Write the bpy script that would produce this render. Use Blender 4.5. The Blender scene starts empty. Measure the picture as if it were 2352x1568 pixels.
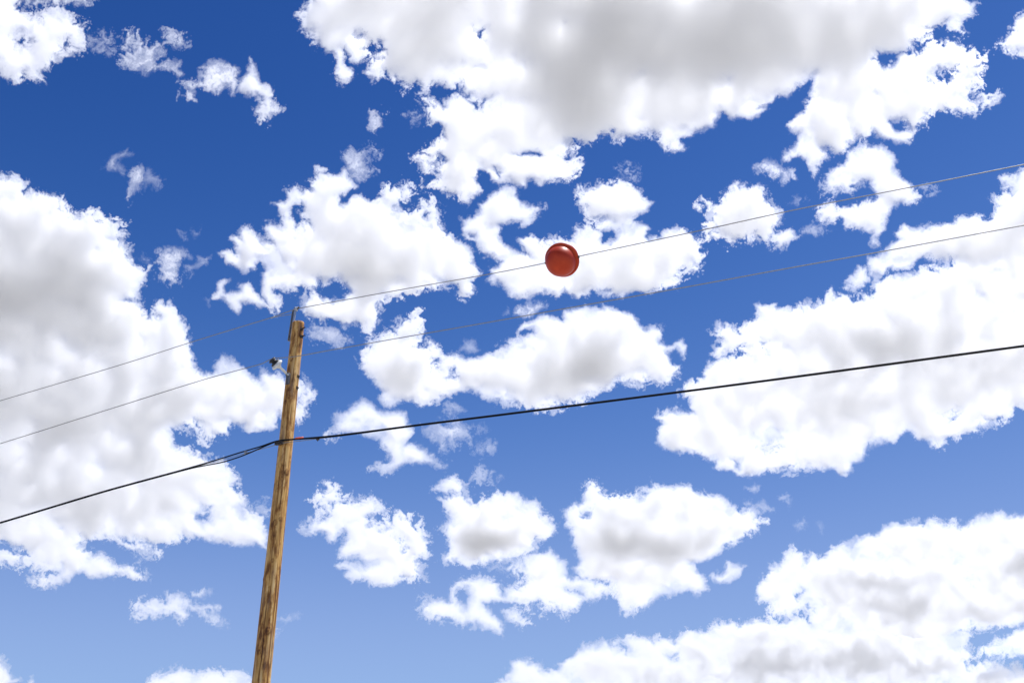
import bpy, math
import numpy as np
from mathutils import Vector, Matrix

# ------------------------------------------------------------------ camera, sky, sun, exposure
SC = bpy.context.scene
COL = SC.collection
IW, IH = 2352.0, 1568.0            # frame in which photo positions were read
LENS, PITCH = 35.0, math.radians(24.7)
FPX = LENS / 36.0 * IW
CAM = np.array([0.0, 0.0, 1.6])
FWD = np.array([0.0, math.cos(PITCH), math.sin(PITCH)])
UPV = np.array([0.0, -math.sin(PITCH), math.cos(PITCH)])

cd = bpy.data.cameras.new('camera')
cd.lens = LENS; cd.sensor_width = 36.0; cd.clip_start = 0.05; cd.clip_end = 120000.0
co = bpy.data.objects.new('camera', cd); COL.objects.link(co)
co.location = CAM.tolist(); co.rotation_euler = (math.radians(90) + PITCH, 0, 0)
SC.camera = co

SUN_EL, SUN_AZ = math.radians(73), math.radians(75)     # azimuth from +Y towards +X
SUN_DIR = Vector((math.cos(SUN_EL) * math.sin(SUN_AZ), math.cos(SUN_EL) * math.cos(SUN_AZ), math.sin(SUN_EL)))
w = bpy.data.worlds.new('World'); SC.world = w; w.use_nodes = True
nt = w.node_tree
bg = nt.nodes['Background']
sky = nt.nodes.new('ShaderNodeTexSky'); sky.sky_type = 'NISHITA'; sky.sun_disc = False
sky.sun_elevation = SUN_EL; sky.sun_rotation = SUN_AZ
sky.altitude = 1500; sky.air_density = 1.0; sky.dust_density = 0.25; sky.ozone_density = 1.0
EXPOSURE = 0.22
# the sky model's colour, graded evenly over the whole dome to the deep clear blue of thin dry air
bg.inputs[1].default_value = 0.1
sep = nt.nodes.new('ShaderNodeSeparateColor'); comb = nt.nodes.new('ShaderNodeCombineColor')
nt.links.new(sky.outputs[0], sep.inputs[0])
def mth(op, a, b):
    n = nt.nodes.new('ShaderNodeMath'); n.operation = op
    for i, q in enumerate((a, b)):
        if isinstance(q, (int, float)): n.inputs[i].default_value = q
        else: nt.links.new(q, n.inputs[i])
    return n.outputs[0]
chan = []
for i, (top, power, knee) in enumerate(((.318, 4.0, .0019), (.530, 3.0, .0300), (.940, 3.0, .0690))):
    q = mth('POWER', mth('MULTIPLY', sep.outputs[i], 0.11), power)
    chan.append(mth('MULTIPLY', mth('DIVIDE', q, mth('ADD', q, knee)), top / (0.1 * 2**EXPOSURE)))
chan[0] = mth('MINIMUM', chan[0], mth('MULTIPLY', chan[1], 0.92)); chan[1] = mth('MINIMUM', chan[1], mth('MULTIPLY', chan[2], 0.92))
for i in range(3): nt.links.new(chan[i], comb.inputs[i])
nt.links.new(comb.outputs[0], bg.inputs[0])

sl = bpy.data.lights.new('sun', 'SUN'); sl.energy = 5.0; sl.angle = math.radians(0.53); sl.color = (1.0, 0.99, 0.98)
so = bpy.data.objects.new('sun', sl); COL.objects.link(so)
so.rotation_euler = (-SUN_DIR).to_track_quat('-Z', 'Y').to_euler()

SC.view_settings.view_transform = 'Standard'; SC.view_settings.look = 'None'
SC.view_settings.exposure = EXPOSURE; SC.view_settings.gamma = 1.0; SC.view_settings.use_curve_mapping = False
SC.render.engine = 'CYCLES'
cy = SC.cycles
cy.max_bounces = 20; cy.volume_bounces = 14; cy.diffuse_bounces = 3; cy.glossy_bounces = 3
cy.transparent_max_bounces = 64
cy.use_denoising = True
try:
    cy.denoiser = 'OPENIMAGEDENOISE'; cy.denoising_prefilter = 'ACCURATE'
except Exception:
    pass

# ------------------------------------------------------------------ helpers
def ray(px, py):
    px = np.asarray(px, float); py = np.asarray(py, float)
    dx = (px - IW / 2) / FPX; dy = (IH / 2 - py) / FPX
    d = np.stack([dx, dy * UPV[1] + FWD[1], dy * UPV[2] + FWD[2]], -1)
    return d / np.linalg.norm(d, axis=-1, keepdims=True)

def on_plane(px, py, point, normal):
    r = ray(px, py); n = np.asarray(normal, float)
    t = np.dot(np.asarray(point) - CAM, n) / (r @ n)
    return CAM + r * t[..., None] if r.ndim > 1 else CAM + r * t

def mesh_obj(name, verts, faces, mat=None, parent=None, smooth=True):
    me = bpy.data.meshes.new(name)
    me.from_pydata([tuple(map(float, v)) for v in verts], [], faces)
    if mat: me.materials.append(mat)
    if smooth:
        me.polygons.foreach_set('use_smooth', [True] * len(me.polygons))
    me.update()
    o = bpy.data.objects.new(name, me); COL.objects.link(o)
    if parent: o.parent = parent
    return o

def empty(name, loc):
    o = bpy.data.objects.new(name, None); COL.objects.link(o); o.location = tuple(loc)
    o.empty_display_size = 0.2
    return o

def tag(o, label, cat, group=None, kind=None):
    o['label'] = label; o['category'] = cat
    if group: o['group'] = group
    if kind: o['kind'] = kind
    return o

def local(o, P):                       # world points -> coordinates of an empty that is only translated
    return np.asarray(P, float) - np.array(o.location)

def frame(t):
    t = t / np.linalg.norm(t)
    a = np.array([0, 0, 1.0]) if abs(t[2]) < 0.9 else np.array([1.0, 0, 0])
    u = np.cross(t, a); u /= np.linalg.norm(u)
    return t, u, np.cross(t, u)

def tube(pts, rad, n=10, cap=True):
    pts = np.asarray(pts, float); m = len(pts)
    rad = np.full(m, rad) if np.isscalar(rad) else np.asarray(rad, float)
    V, F = [], []
    for i in range(m):
        d = pts[min(i + 1, m - 1)] - pts[max(i - 1, 0)]
        t, u, v = frame(d)
        for k in range(n):
            a = 2 * math.pi * k / n
            V.append(pts[i] + rad[i] * (math.cos(a) * u + math.sin(a) * v))
    for i in range(m - 1):
        for k in range(n):
            F.append((i * n + k, i * n + (k + 1) % n, (i + 1) * n + (k + 1) % n, (i + 1) * n + k))
    if cap:
        F.append(tuple(range(n - 1, -1, -1))); F.append(tuple((m - 1) * n + k for k in range(n)))
    return V, F

def lathe(base, axis, prof, n=40):      # prof: (distance along the axis, radius)
    t, u, v = frame(np.asarray(axis, float)); base = np.asarray(base, float)
    V, F = [], []; m = len(prof)
    for h, r in prof:
        for k in range(n):
            a = 2 * math.pi * k / n
            V.append(base + t * h + max(r, 1e-4) * (math.cos(a) * u + math.sin(a) * v))
    for i in range(m - 1):
        for k in range(n):
            F.append((i * n + k, i * n + (k + 1) % n, (i + 1) * n + (k + 1) % n, (i + 1) * n + k))
    F.append(tuple(range(n - 1, -1, -1))); F.append(tuple((m - 1) * n + k for k in range(n)))
    return V, F

def join(*parts):
    V, F = [], []
    for v, f in parts:
        b = len(V); V += list(v); F += [tuple(i + b for i in q) for q in f]
    return V, F

def box(c, ax, ay, az, sx, sy, sz, bev=0.12):   # bevelled block with its own axes
    c = np.asarray(c, float); A = [np.asarray(a, float) / np.linalg.norm(a) for a in (ax, ay, az)]
    h = np.array([sx, sy, sz]) / 2; b = bev * min(h)
    V, F, idx = [], [], {}
    for sxn in (-1, 1):
        for syn in (-1, 1):
            for szn in (-1, 1):
                s = np.array([sxn, syn, szn])
                for k in range(3):
                    p = s * (h - b); p[k] = s[k] * h[k]
                    idx[(sxn, syn, szn, k)] = len(V)
                    V.append(c + sum(p[j] * A[j] for j in range(3)))
    for k in range(3):
        i, j = [q for q in range(3) if q != k]
        for s in (-1, 1):
            q = []
            for a, d in ((-1, -1), (1, -1), (1, 1), (-1, 1)):
                t = [0, 0, 0]; t[k] = s; t[i] = a; t[j] = d; q.append(idx[tuple(t) + (k,)])
            F.append(tuple(q))
    for k in range(3):
        i, j = [q for q in range(3) if q != k]
        for a in (-1, 1):
            for d in (-1, 1):
                def I(s, kk):
                    t = [0, 0, 0]; t[k] = s; t[i] = a; t[j] = d; return idx[tuple(t) + (kk,)]
                F.append((I(-1, i), I(1, i), I(1, j), I(-1, j)))
    for a in (-1, 1):
        for d in (-1, 1):
            for e in (-1, 1):
                F.append(tuple(idx[(a, d, e, k)] for k in range(3)))
    return V, F

def spline(pts, per=14):
    P = np.asarray(pts, float); out = []
    Q = np.vstack([2 * P[0] - P[1], P, 2 * P[-1] - P[-2]])
    for i in range(1, len(Q) - 2):
        p0, p1, p2, p3 = Q[i - 1], Q[i], Q[i + 1], Q[i + 2]
        d1 = (p2 - p0) / 2; d2 = (p3 - p1) / 2
        L = np.linalg.norm(p2 - p1)
        d1 = d1 * min(1, L / max(np.linalg.norm(d1), 1e-9)); d2 = d2 * min(1, L / max(np.linalg.norm(d2), 1e-9))
        for s in np.linspace(0, 1, per, endpoint=False):
            h = (2*s**3-3*s**2+1, s**3-2*s**2+s, -2*s**3+3*s**2, s**3-s**2)
            out.append(h[0]*p1 + h[1]*d1 + h[2]*p2 + h[3]*d2)
    out.append(P[-1])
    return np.array(out)

def material(name, color, rough=0.6, metal=0.0, spec=0.5):
    m = bpy.data.materials.new(name); m.use_nodes = True
    p = m.node_tree.nodes['Principled BSDF']
    p.inputs['Base Color'].default_value = (*color, 1); p.inputs['Roughness'].default_value = rough
    p.inputs['Metallic'].default_value = metal; p.inputs['Specular IOR Level'].default_value = spec
    return m

def mottled(name, c1, c2, scale, rough=0.6, metal=0.0, detail=6, stretch=(1, 1, 1), bump=0.0, spec=0.5, rough2=None, bdist=0.004):
    m = material(name, c1, rough, metal, spec); t = m.node_tree; p = t.nodes['Principled BSDF']
    tc = t.nodes.new('ShaderNodeTexCoord'); mp = t.nodes.new('ShaderNodeMapping'); mp.inputs['Scale'].default_value = stretch
    nz = t.nodes.new('ShaderNodeTexNoise'); nz.inputs['Scale'].default_value = scale; nz.inputs['Detail'].default_value = detail
    nz.inputs['Roughness'].default_value = 0.65
    rp = t.nodes.new('ShaderNodeValToRGB'); rp.color_ramp.elements[0].position = 0.35; rp.color_ramp.elements[1].position = 0.68
    rp.color_ramp.elements[0].color = (*c1, 1); rp.color_ramp.elements[1].color = (*c2, 1)
    L = t.links.new
    L(tc.outputs['Object'], mp.inputs[0]); L(mp.outputs[0], nz.inputs['Vector']); L(nz.outputs['Fac'], rp.inputs[0]); L(rp.outputs[0], p.inputs['Base Color'])
    if rough2 is not None:
        mr = t.nodes.new('ShaderNodeMapRange'); mr.inputs['To Min'].default_value = rough; mr.inputs['To Max'].default_value = rough2
        L(nz.outputs['Fac'], mr.inputs[0]); L(mr.outputs[0], p.inputs['Roughness'])
    if bump:
        b = t.nodes.new('ShaderNodeBump'); b.inputs['Strength'].default_value = bump; b.inputs['Distance'].default_value = bdist
        L(nz.outputs['Fac'], b.inputs['Height']); L(b.outputs[0], p.inputs['Normal'])
    return m

# ------------------------------------------------------------------ value/gradient noise for shapes
def perlin(x, y, seed):
    rs = np.random.RandomState(seed); perm = rs.permutation(512)
    ang = rs.rand(512) * 2 * math.pi; gx, gy = np.cos(ang), np.sin(ang)
    xi = np.floor(x).astype(np.int64); yi = np.floor(y).astype(np.int64)
    xf, yf = x - xi, y - yi
    u = xf**3 * (xf * (xf * 6 - 15) + 10); v = yf**3 * (yf * (yf * 6 - 15) + 10)
    def g(a, b, fx, fy):
        h = perm[(perm[(xi + a) & 511] + yi + b) & 511]
        return gx[h] * fx + gy[h] * fy
    n0 = g(0, 0, xf, yf) * (1 - u) + g(1, 0, xf - 1, yf) * u
    n1 = g(0, 1, xf, yf - 1) * (1 - u) + g(1, 1, xf - 1, yf - 1) * u
    return (n0 * (1 - v) + n1 * v) * 1.5

def fbm(x, y, wl, octv, pers, seed, billow=False):
    out = 0; amp = 1.0; tot = 0
    for o in range(octv):
        k = 2.03**o / wl
        n = perlin(x * k + 13.7 * o, y * k - 7.1 * o, seed + o)
        if billow: n = 1 - 2 * np.abs(n) * 1.3
        out = out + amp * n; tot += amp; amp *= pers
    return out / tot * 1.6

# ------------------------------------------------------------------ ground (below the frame; it carries the pole and bounces light)
m_ground = mottled('dry_earth', (0.31, 0.295, 0.26), (0.40, 0.38, 0.34), 0.06, 0.95, detail=8)
R = 40000.0
ground = mesh_obj('ground', [(-R, -R, 0), (R, -R, 0), (R, R, 0), (-R, R, 0)], [(0, 1, 2, 3)], m_ground, smooth=False)
ground['kind'] = 'structure'; ground['label'] = 'flat dry sandy ground the wooden pole stands on'

# ------------------------------------------------------------------ clouds: closed bodies of scattering vapour, each at the cloud layer
TILES = {'A': (0, 0, .336), 'B': (658.6, 0, .336), 'C': (1411, 0, .42), 'D': (0, 376, .294), 'E': (470, 376, .294),
         'F': (1035, 376, .294), 'G': (753, 659, .378), 'H': (0, 800, .336), 'I': (1505, 470, .408), 'J': (658.6, 1063, .48),
         'K': (1505, 1063, .36), 'L': (0, 1223, .3), 'P': (0, 0, 1)}
def T(s):
    """'A x,y x,y ... B x,y' -> outline in photo coordinates"""
    out = []; t = TILES['P']
    for tok in s.split():
        if tok in TILES: t = TILES[tok]
        else:
            a, b = tok.split(','); out.append((t[0] + t[2] * float(a), t[1] + t[2] * float(b)))
    return np.array(out)

# (label, [(outline, density of its vapour)], [holes])
CLOUDS = [
 ('ragged high cloud riddled with thin blue gaps, beyond the wispy three-lobed scrap', [
   ('A -800,-800 130,-800 130,60 200,115 260,110 350,60 430,60 510,100 570,180 585,300 560,350 480,370 400,390 330,450 280,470 295,540 240,540 180,490 130,560 60,545 0,500 -800,480', .8),
   ('A 130,-500 640,-500 650,0 600,35 520,40 350,30 250,40 150,30', .5),
   ('A 600,270 680,240 760,260 750,290 660,300 600,310', .25), ('A 660,330 720,325 770,360 700,370', .22)],
   ['A 90,255 150,250 200,290 130,300', 'A 420,290 480,270 500,320 450,350']),
 ('small wispy three-lobed cloud scrap beside the ragged gap-riddled cloud', [
   ('A 850,260 930,230 980,280 1040,300 1110,330 1120,370 1060,400 1080,440 1150,420 1230,440 1260,490 1150,480 1080,475 1000,510 960,460 900,430 850,420 860,380 920,350 900,320 860,290', .55),
   ('A 1130,240 1200,230 1260,260 1280,325 1220,320 1160,330 1110,310 1150,290', .5)], []),
 ('small arched white cloud with a drooping tail in open deep blue sky', [
   ('A 1265,550 1370,540 1380,470 1440,400 1540,420 1620,480 1610,560 1600,640 1530,590 1480,640 1400,640 1350,600 1320,690 1270,650 1300,600', .6),
   ('A 1620,590 1660,500 1700,400 1730,480 1760,540 1830,610 1850,680 1890,745 1830,765 1800,805 1750,740 1780,690 1750,650 1690,650 1630,630', .9)], []),
 ('tiny hook-shaped wisp of cloud curling in the deep blue sky', [
   ('A 710,1140 750,1090 800,1040 880,1025 905,1080 850,1090 810,1110 860,1160 850,1200 810,1190 770,1160', .4)], []),
 ('tiny feathery fan-shaped cloud scrap next to the hook-shaped wisp', [
   ('A 880,1260 900,1180 970,1130 1000,1150 980,1210 960,1300 910,1310 890,1360', .65),
   ('A 980,1140 1030,1140 1060,1190 1115,1225 1070,1270 1010,1270 960,1290', .25)], []),
 ('tiny upright dab of cloud alone in the blue under the largest cloud', [
   ('B 575,765 612,752 632,810 618,872 592,845', .6)], []),
 ('barely visible smudge of vapour between the upright dab and the largest cloud', [
   ('B 820,790 860,760 905,800 880,825', .2)], []),
 ('largest broad cloud with a wide grey underside and torn fringed edges', [
   ('B 190,-700 150,0 60,100 120,190 200,240 220,330 320,380 330,500 370,555 440,520 440,480 390,430 390,340 470,430 540,380 500,340 560,310 640,320 610,400 540,510 570,570 640,520 660,480 720,530 800,560 810,620 870,570 940,600 910,660 970,650 990,590 1060,570 1130,620 1200,590 1240,640 1290,690 1350,690 1290,745 1240,700 1190,655 1100,680 1080,730 1000,690 920,690 1000,740 950,770 970,830 1040,850 1070,890 1060,940 980,1010 930,1050 880,1060 930,1110 960,1190 1000,1140 980,1090 1060,1060 1080,1080 1030,1150 1060,1190 980,1240 1060,1290 1130,1320 1220,1385 1260,1350 1320,1310 1290,1240 1330,1180 1380,1230 1440,1260 1540,1240 1610,1280 1680,1230 1760,1250 1860,1220 1960,1210 1990,1110 1920,1110 1890,1080 1920,1030 2000,980 2100,990 2150,930 2240,900 '
    'C 0,770 70,745 150,725 240,735 290,800 330,830 400,800 360,750 440,720 530,690 560,620 600,640 650,660 780,630 830,600 800,580 840,545 940,520 1000,470 1080,415 1085,520 1040,570 1030,620 945,680 960,720 1010,740 990,800 930,860 920,900 1000,870 1060,880 1090,950 1130,880 1170,850 1150,800 1220,830 1280,800 1300,770 1390,740 1420,710 1480,760 1560,780 1620,770 1640,720 1700,690 1710,620 1760,600 1880,610 1980,580 2060,550 2120,520 2080,510 1960,540 1960,500 1990,470 2000,400 2000,310 1890,280 1860,220 1800,270 1740,250 1680,300 1600,290 1560,310 1520,360 1480,370 1430,320 1450,290 1550,300 1620,270 1720,200 1760,150 1830,120 1850,170 1910,185 1900,120 1980,50 1985,20 1900,-10 1880,-600', 1.0)],
   ['B 470,235 520,225 530,260 490,260', 'C 1500,660 1570,650 1620,700 1560,720', 'C 1760,420 1850,370 1900,350 1820,440 1720,460',
    'B 1300,200 1350,215 1350,280 1310,260', 'B 1560,1040 1700,1020 1740,1060 1620,1060', 'B 1420,1150 1460,1170 1440,1220', 'B 1000,570 1100,585 1130,640 1040,660 1000,640']),
 ('lumpy white cloud behind the red ball, with a curved arm reaching upwards', [
   ('F 370,190 500,165 510,230 560,310 640,330 740,340 670,400 620,490 540,510 550,470 460,465 390,470 380,560 420,650 500,690 520,600 640,580 690,640 740,630 800,590 860,560 960,580 980,510 1050,500 1110,470 1180,520 1220,620 1270,600 1290,520 1230,500 1160,480 1190,420 1130,400 1090,370 1020,330 1020,270 1030,220 1130,210 1200,160 1290,140 1450,200 1480,250 1550,310 1530,370 1480,400 1430,430 1440,480 1540,510 1530,590 1610,570 1640,530 1770,505 1870,550 1930,600 1960,690 1910,760 1920,820 1850,840 1780,850 1740,910 1740,950 1650,970 1560,1010 1450,1020 1370,1030 1240,1010 1130,1010 1000,1045 940,1030 890,990 830,1060 770,1010 700,1010 640,1040 560,1040 470,1020 400,960 320,910 310,830 380,780 330,740 240,700 200,620 130,590 80,520 90,430 210,370 220,310 300,250', 1.0),
   ('F 1320,60 1380,25 1430,50 1440,140 1380,110', .25)], ['F 470,590 520,600 560,700 640,720 560,750 480,690', 'F 140,550 180,555 180,590 150,585']),
 ('curling white cloud crossed by the top wire, hanging under the largest cloud', [
   ('C 1130,990 1170,930 1260,880 1270,820 1390,790 1500,800 1545,860 1530,920 1570,970 1600,1020 1655,1090 1600,1110 1560,1100 1520,1130 1490,1200 1470,1270 1440,1300 1460,1350 1420,1350 1420,1280 1340,1250 1280,1240 1240,1200 1180,1210 1130,1180 1130,1130 1180,1110 1240,1150 1320,1130 1420,1080 1400,1020 1340,1010 1270,1050 1210,1040 1150,1060', .9),
   ('C 1650,1030 1700,1010 1750,1020 1700,1045', .3)], []),
 ('small torn cloud scrap just below the big cloud’s notch'.replace('’', "'"), [
   ('C 790,910 880,890 915,920 980,930 1010,975 960,970 920,990 910,950 870,980 840,950', .7)], []),
 ('small round puffy cloud crossed by the top wire between two larger clouds', [
   ('C 470,1130 510,1090 560,1110 630,1050 660,1020 740,1010 800,1030 845,1085 830,1110 900,1160 905,1210 870,1250 840,1300 770,1310 700,1310 620,1320 560,1270 520,1260 520,1180', 1.0),
   ('C 940,1100 980,1070 1030,1075 990,1095', .25)], []),
 ('very small wedge-shaped cloud below the round puffy cloud', [
   ('C 860,1290 960,1260 1015,1300 990,1330 920,1388 880,1375', .9), ('C 1020,1270 1100,1225 1200,1270 1120,1275 1050,1285', .4)], []),
 ('bright cloud fragment in deep blue beyond the tail of the largest cloud', [
   ('C 2110,240 2170,190 2240,110 2900,0 2900,400 2240,290 2160,280', .9)], []),
 ('long heavy white cloud with grey bands behind the thick black cable', [
   ('I 2800,-420 2060,-190 1990,-170 1945,-140 1990,-60 1900,-20 1930,20 1910,70 1860,90 1790,60 1700,75 1690,95 1560,130 1440,135 1400,110 1350,160 1380,200 1300,250 1210,290 1200,340 1220,390 1300,385 1330,360 1420,370 1480,330 1540,300 1580,320 1640,330 1560,360 1480,385 1300,400 1240,440 1230,490 1190,540 1130,550 1080,520 1000,510 980,475 950,530 870,550 780,590 700,590 650,560 560,575 580,650 500,700 450,730 430,690 370,680 335,720 390,770 350,800 310,840 370,850 450,790 490,800 510,850 420,860 320,870 290,910 250,980 190,1020 160,1060 200,1100 210,1150 130,1150 20,1180 50,1230 20,1310 30,1360 120,1390 190,1400 300,1430 350,1440 340,1480 430,1490 490,1515 560,1510 650,1495 800,1480 920,1505 1000,1490 1040,1530 1110,1505 1120,1450 1190,1400 1200,1340 1330,1330 1430,1270 1460,1310 1590,1345 1670,1310 1800,1280 1860,1230 1970,1210 2000,1160 2080,1130 2800,1000', 1.0),
   ('I 1060,480 1140,330 1190,350 1210,420 1150,480 1100,490', .9)],
   ['I 600,1352 640,1335 690,1338 650,1366', 'I 1640,1180 1700,1160 1710,1180 1680,1220 1650,1210', 'I 590,800 615,795 615,850 590,840', 'I 450,1440 490,1435 490,1470 455,1475']),
 ('tall heavy cloud bank with a grey heart, reaching behind the pole and all wires', [
   ('D -900,100 0,105 60,85 130,75 200,130 220,200 280,205 400,250 470,260 540,310 570,380 640,390 720,375 790,430 880,450 900,490 970,510 990,560 920,600 1000,660 1040,700 1040,800 1150,820 1170,870 1120,920 1100,1000 1080,1060 980,1060 1080,1090 1130,1150 1150,1210 1230,1200 1180,1140 1210,1080 1280,1065 1340,1100 1390,1170 1430,1250 1450,1320 1480,1400 1520,1480 1510,1568 '
    'H 1330,120 1400,160 1470,160 1490,70 1520,40 1600,70 1640,110 1720,190 1760,200 1780,130 1850,150 1940,190 1990,240 2070,230 2160,300 2100,440 2010,520 1900,470 1880,540 1760,580 1690,580 1660,530 1590,510 1560,600 1500,590 1400,610 1350,500 1310,550 1190,545 1160,580 1170,660 1290,690 1400,750 1500,780 1560,800 1600,860 1610,920 1590,960 1660,1020 1690,1090 1780,1130 1820,1180 1840,1290 1830,1390 1760,1370 1650,1370 1530,1350 1420,1310 1300,1290 1210,1290 1080,1340 1000,1310 900,1290 800,1280 830,1320 940,1340 1080,1385 1060,1410 960,1400 850,1350 780,1300 700,1280 620,1300 560,1310 540,1350 600,1380 680,1400 740,1440 800,1490 900,1490 930,1540 1000,1550 '
    'L 1120,340 1020,350 960,310 820,330 740,350 700,360 650,300 610,330 540,400 440,390 320,380 250,350 280,280 240,230 100,210 -900,200 -900,130 0,140 100,150 200,180 210,140 130,100 0,70 -900,60', 1.0),
   ('H 1760,1060 1800,1050 1860,1090 1850,1160 1800,1140', .4), ('L 1000,150 1060,200 1050,230 1010,210', .3)],
   ['H 1330,1130 1390,1150 1410,1080 1430,1080 1415,1165 1350,1160', 'L 290,270 420,250 430,290 340,320', 'H 2030,340 2070,330 2050,400 2020,420']),
 ('thin tattered cloud shred between the cloud bank and the middle cloud', [
   ('D 1225,690 1320,650 1450,680 1500,740 1420,720 1390,780 1370,830 1375,910 1310,940 1220,880 1250,800', .5),
   ('D 1430,810 1520,770 1540,710 1635,700 1600,790 1500,810 1480,840', .45), ('D 1375,515 1410,525 1445,600 1400,590', .3), ('D 1480,520 1530,515 1510,580', .22),
   ('D 1080,740 1130,740 1120,780', .2)], []),
 ('broad billowing white cloud rising directly above the pole top', [
   ('E 540,320 630,270 640,220 720,190 770,230 830,190 830,130 880,110 880,40 930,50 940,90 1060,80 1100,20 1150,130 1180,190 1090,230 1050,280 1060,330 1130,265 1240,260 1300,285 1390,270 1400,180 1480,210 1550,180 1610,210 1600,260 1530,280 1520,330 1490,380 1590,395 1650,350 1760,300 1830,340 1820,450 1900,560 1970,600 2080,640 2130,720 2110,780 2140,850 2100,900 2110,980 2020,1050 1980,950 1830,960 1700,980 1580,1030 1500,1020 1400,1070 1350,1130 1350,1230 1280,1290 1200,1230 1090,1270 1040,1230 960,1220 850,1210 800,1170 765,1100 780,1040 870,1010 950,1050 1100,1040 1130,990 1050,910 940,950 880,900 850,970 760,970 700,1000 650,980 560,960 560,1000 620,1060 590,1140 520,1140 490,1110 400,1120 300,1090 260,1180 200,1130 150,1060 80,1040 100,930 170,910 160,1010 260,990 270,940 340,940 420,1010 500,1080 460,980 440,900 470,830 400,770 370,850 300,860 180,790 100,680 160,660 260,720 240,620 190,570 270,560 290,490 350,500 450,560 520,600 450,500 500,450 560,480 640,480 650,430 610,400 590,350', 1.0),
   ('E 1100,40 1090,-80 1180,-110 1250,-150 1370,-100 1280,-90 1280,0 1310,40 1260,90 1200,150', .45),
   ('E 830,1350 880,1290 1040,1300 1130,1370 1050,1410 930,1390', .4), ('E 10,1060 40,1040 30,1100', .25)],
   ['E 700,490 820,480 760,350 740,300 690,340 680,400 660,440', 'E 1700,400 1730,410 1720,450 1690,440']),
 ('long white cloud shaped like a whale under the ball cloud and second wire', [
   ('G 180,400 210,350 310,280 400,300 430,230 540,190 560,280 520,310 590,370 680,390 700,440 800,410 850,440 980,390 1100,330 1170,320 1165,240 1200,210 1330,180 1430,210 1450,150 1540,120 1700,135 1770,150 1850,180 1880,240 1930,290 1940,250 2030,260 2030,310 2000,340 2100,350 2150,320 2185,370 2170,430 2120,370 2060,400 2080,470 2130,490 2110,540 2030,580 1930,570 1900,610 1830,570 1780,550 1700,600 1640,650 1520,690 1400,720 1270,730 1060,710 940,690 850,640 760,650 650,690 580,700 500,670 420,720 360,740 300,690 340,640 270,560 210,500', 1.0),
   ('G 1140,170 1160,110 1240,80 1320,130 1290,160 1200,180', .7), ('G 1075,150 1110,105 1115,160', .3)],
   ['G 1170,270 1250,250 1260,290 1180,310', 'G 640,440 690,450 690,490 650,480', 'G 745,510 770,505 770,540 745,545']),
 ('small faint puff resting just over the whale-shaped cloud’s back'.replace('’', "'"), [
   ('G 830,330 900,310 945,370 870,415 830,380', .4)], []),
 ('ragged white cloud trailing beneath the thick cable just right of the pole'.replace('right of', 'past'), [
   ('G 0,890 50,850 50,760 130,740 200,670 260,700 310,740 350,760 460,750 490,840 520,900 480,960 560,970 640,1010 680,1060 730,1080 720,1100 660,1080 540,1100 480,1090 360,1140 270,1110 300,1080 370,1060 350,980 300,920 200,900 100,890', .85),
   ('G 570,840 620,840 690,830 790,820 850,880 865,960 800,930 780,970 720,940 720,990 660,980 580,900', .45),
   ('G 710,710 790,700 830,760 760,790 710,760', .35)], []),
 ('faint short upright wisp just below the thick cable, beside the ragged trailing cloud', [('G 895,850 960,830 965,870 920,905', .3)], []),
 ('faint flat wisp in the gap between the thick cable and the tiny cloud specks', [('G 885,990 960,962 1030,980 940,1003', .3)], []),
 ('widest of three tiny cloud specks in a row above the dome-shaped cloud', [('G 900,1115 960,1125 962,1180 910,1175', .45)], []),
 ('slim upright middle speck of three tiny cloud specks above the dome-shaped cloud', [('G 988,1140 1015,1138 1015,1192 990,1185', .5)], []),
 ('faintest of three tiny cloud specks, at the end of the row', [('G 1035,1160 1070,1145 1085,1170 1050,1180', .4)], []),
 ('small puffy cloud with ragged lobes standing nearest the lower pole', [
   ('J 80,310 110,265 200,250 220,200 160,200 140,170 180,140 250,130 260,170 330,170 400,170 460,210 400,225 380,260 440,290 500,250 600,260 620,310 660,350 670,430 630,470 660,540 620,560 560,560 480,590 390,580 350,560 300,580 265,560 290,520 230,490 280,460 370,490 340,460 250,450 260,390 280,330 270,330 200,370 170,330 100,330', .95)], ['J 525,355 560,350 560,390 530,385']),
 ('small dome-shaped cloud with a finger of vapour rising from one end', [
   ('J 720,130 760,70 810,60 860,110 870,150 910,200 960,170 1020,140 1110,150 1140,180 1190,170 1220,240 1265,310 1250,370 1190,370 1190,430 1100,460 1000,470 930,490 830,470 780,490 730,460 770,410 760,350 740,310 770,250 740,180 800,150', 1.0)], []),
 ('low broken chain of cloud lumps strung below the dome-shaped cloud', [
   ('J 650,660 700,640 780,640 800,590 850,560 930,535 1000,560 1030,620 1090,590 1160,550 1100,530 1060,500 1100,470 1180,440 1250,430 1340,480 1350,520 1450,560 1550,590 1540,640 1480,650 1420,680 1340,720 1270,720 1200,690 1150,690 1050,670 960,680 1000,730 1040,770 1040,820 960,800 840,780 780,740 700,740 655,700', .9),
   ('J 1042,708 1090,718 1138,762 1080,768 1050,745', .9), ('J 960,490 1050,480 1040,520 980,510', .3)], ['J 820,600 870,600 885,650 860,695 820,660', 'J 1350,600 1420,600 1420,630 1370,620']),
 ('large cauliflower-topped cloud with a soft grey belly below the whale-shaped cloud', [
   ('J 1325,220 1370,190 1410,170 1420,120 1480,110 1520,160 1540,150 1660,150 1740,110 1850,120 1920,110 2000,140 2060,140 2090,180 2170,220 2250,240 2300,290 2250,330 2160,360 2130,390 2090,420 2010,460 1930,480 1950,490 2010,560 2020,600 1990,640 1850,625 1760,650 1700,700 1610,720 1590,670 1550,620 1560,590 1440,550 1370,500 1400,460 1360,370 1350,310 1320,270', 1.0)],
   ['J 1425,225 1450,220 1445,250 1425,245']),
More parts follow.
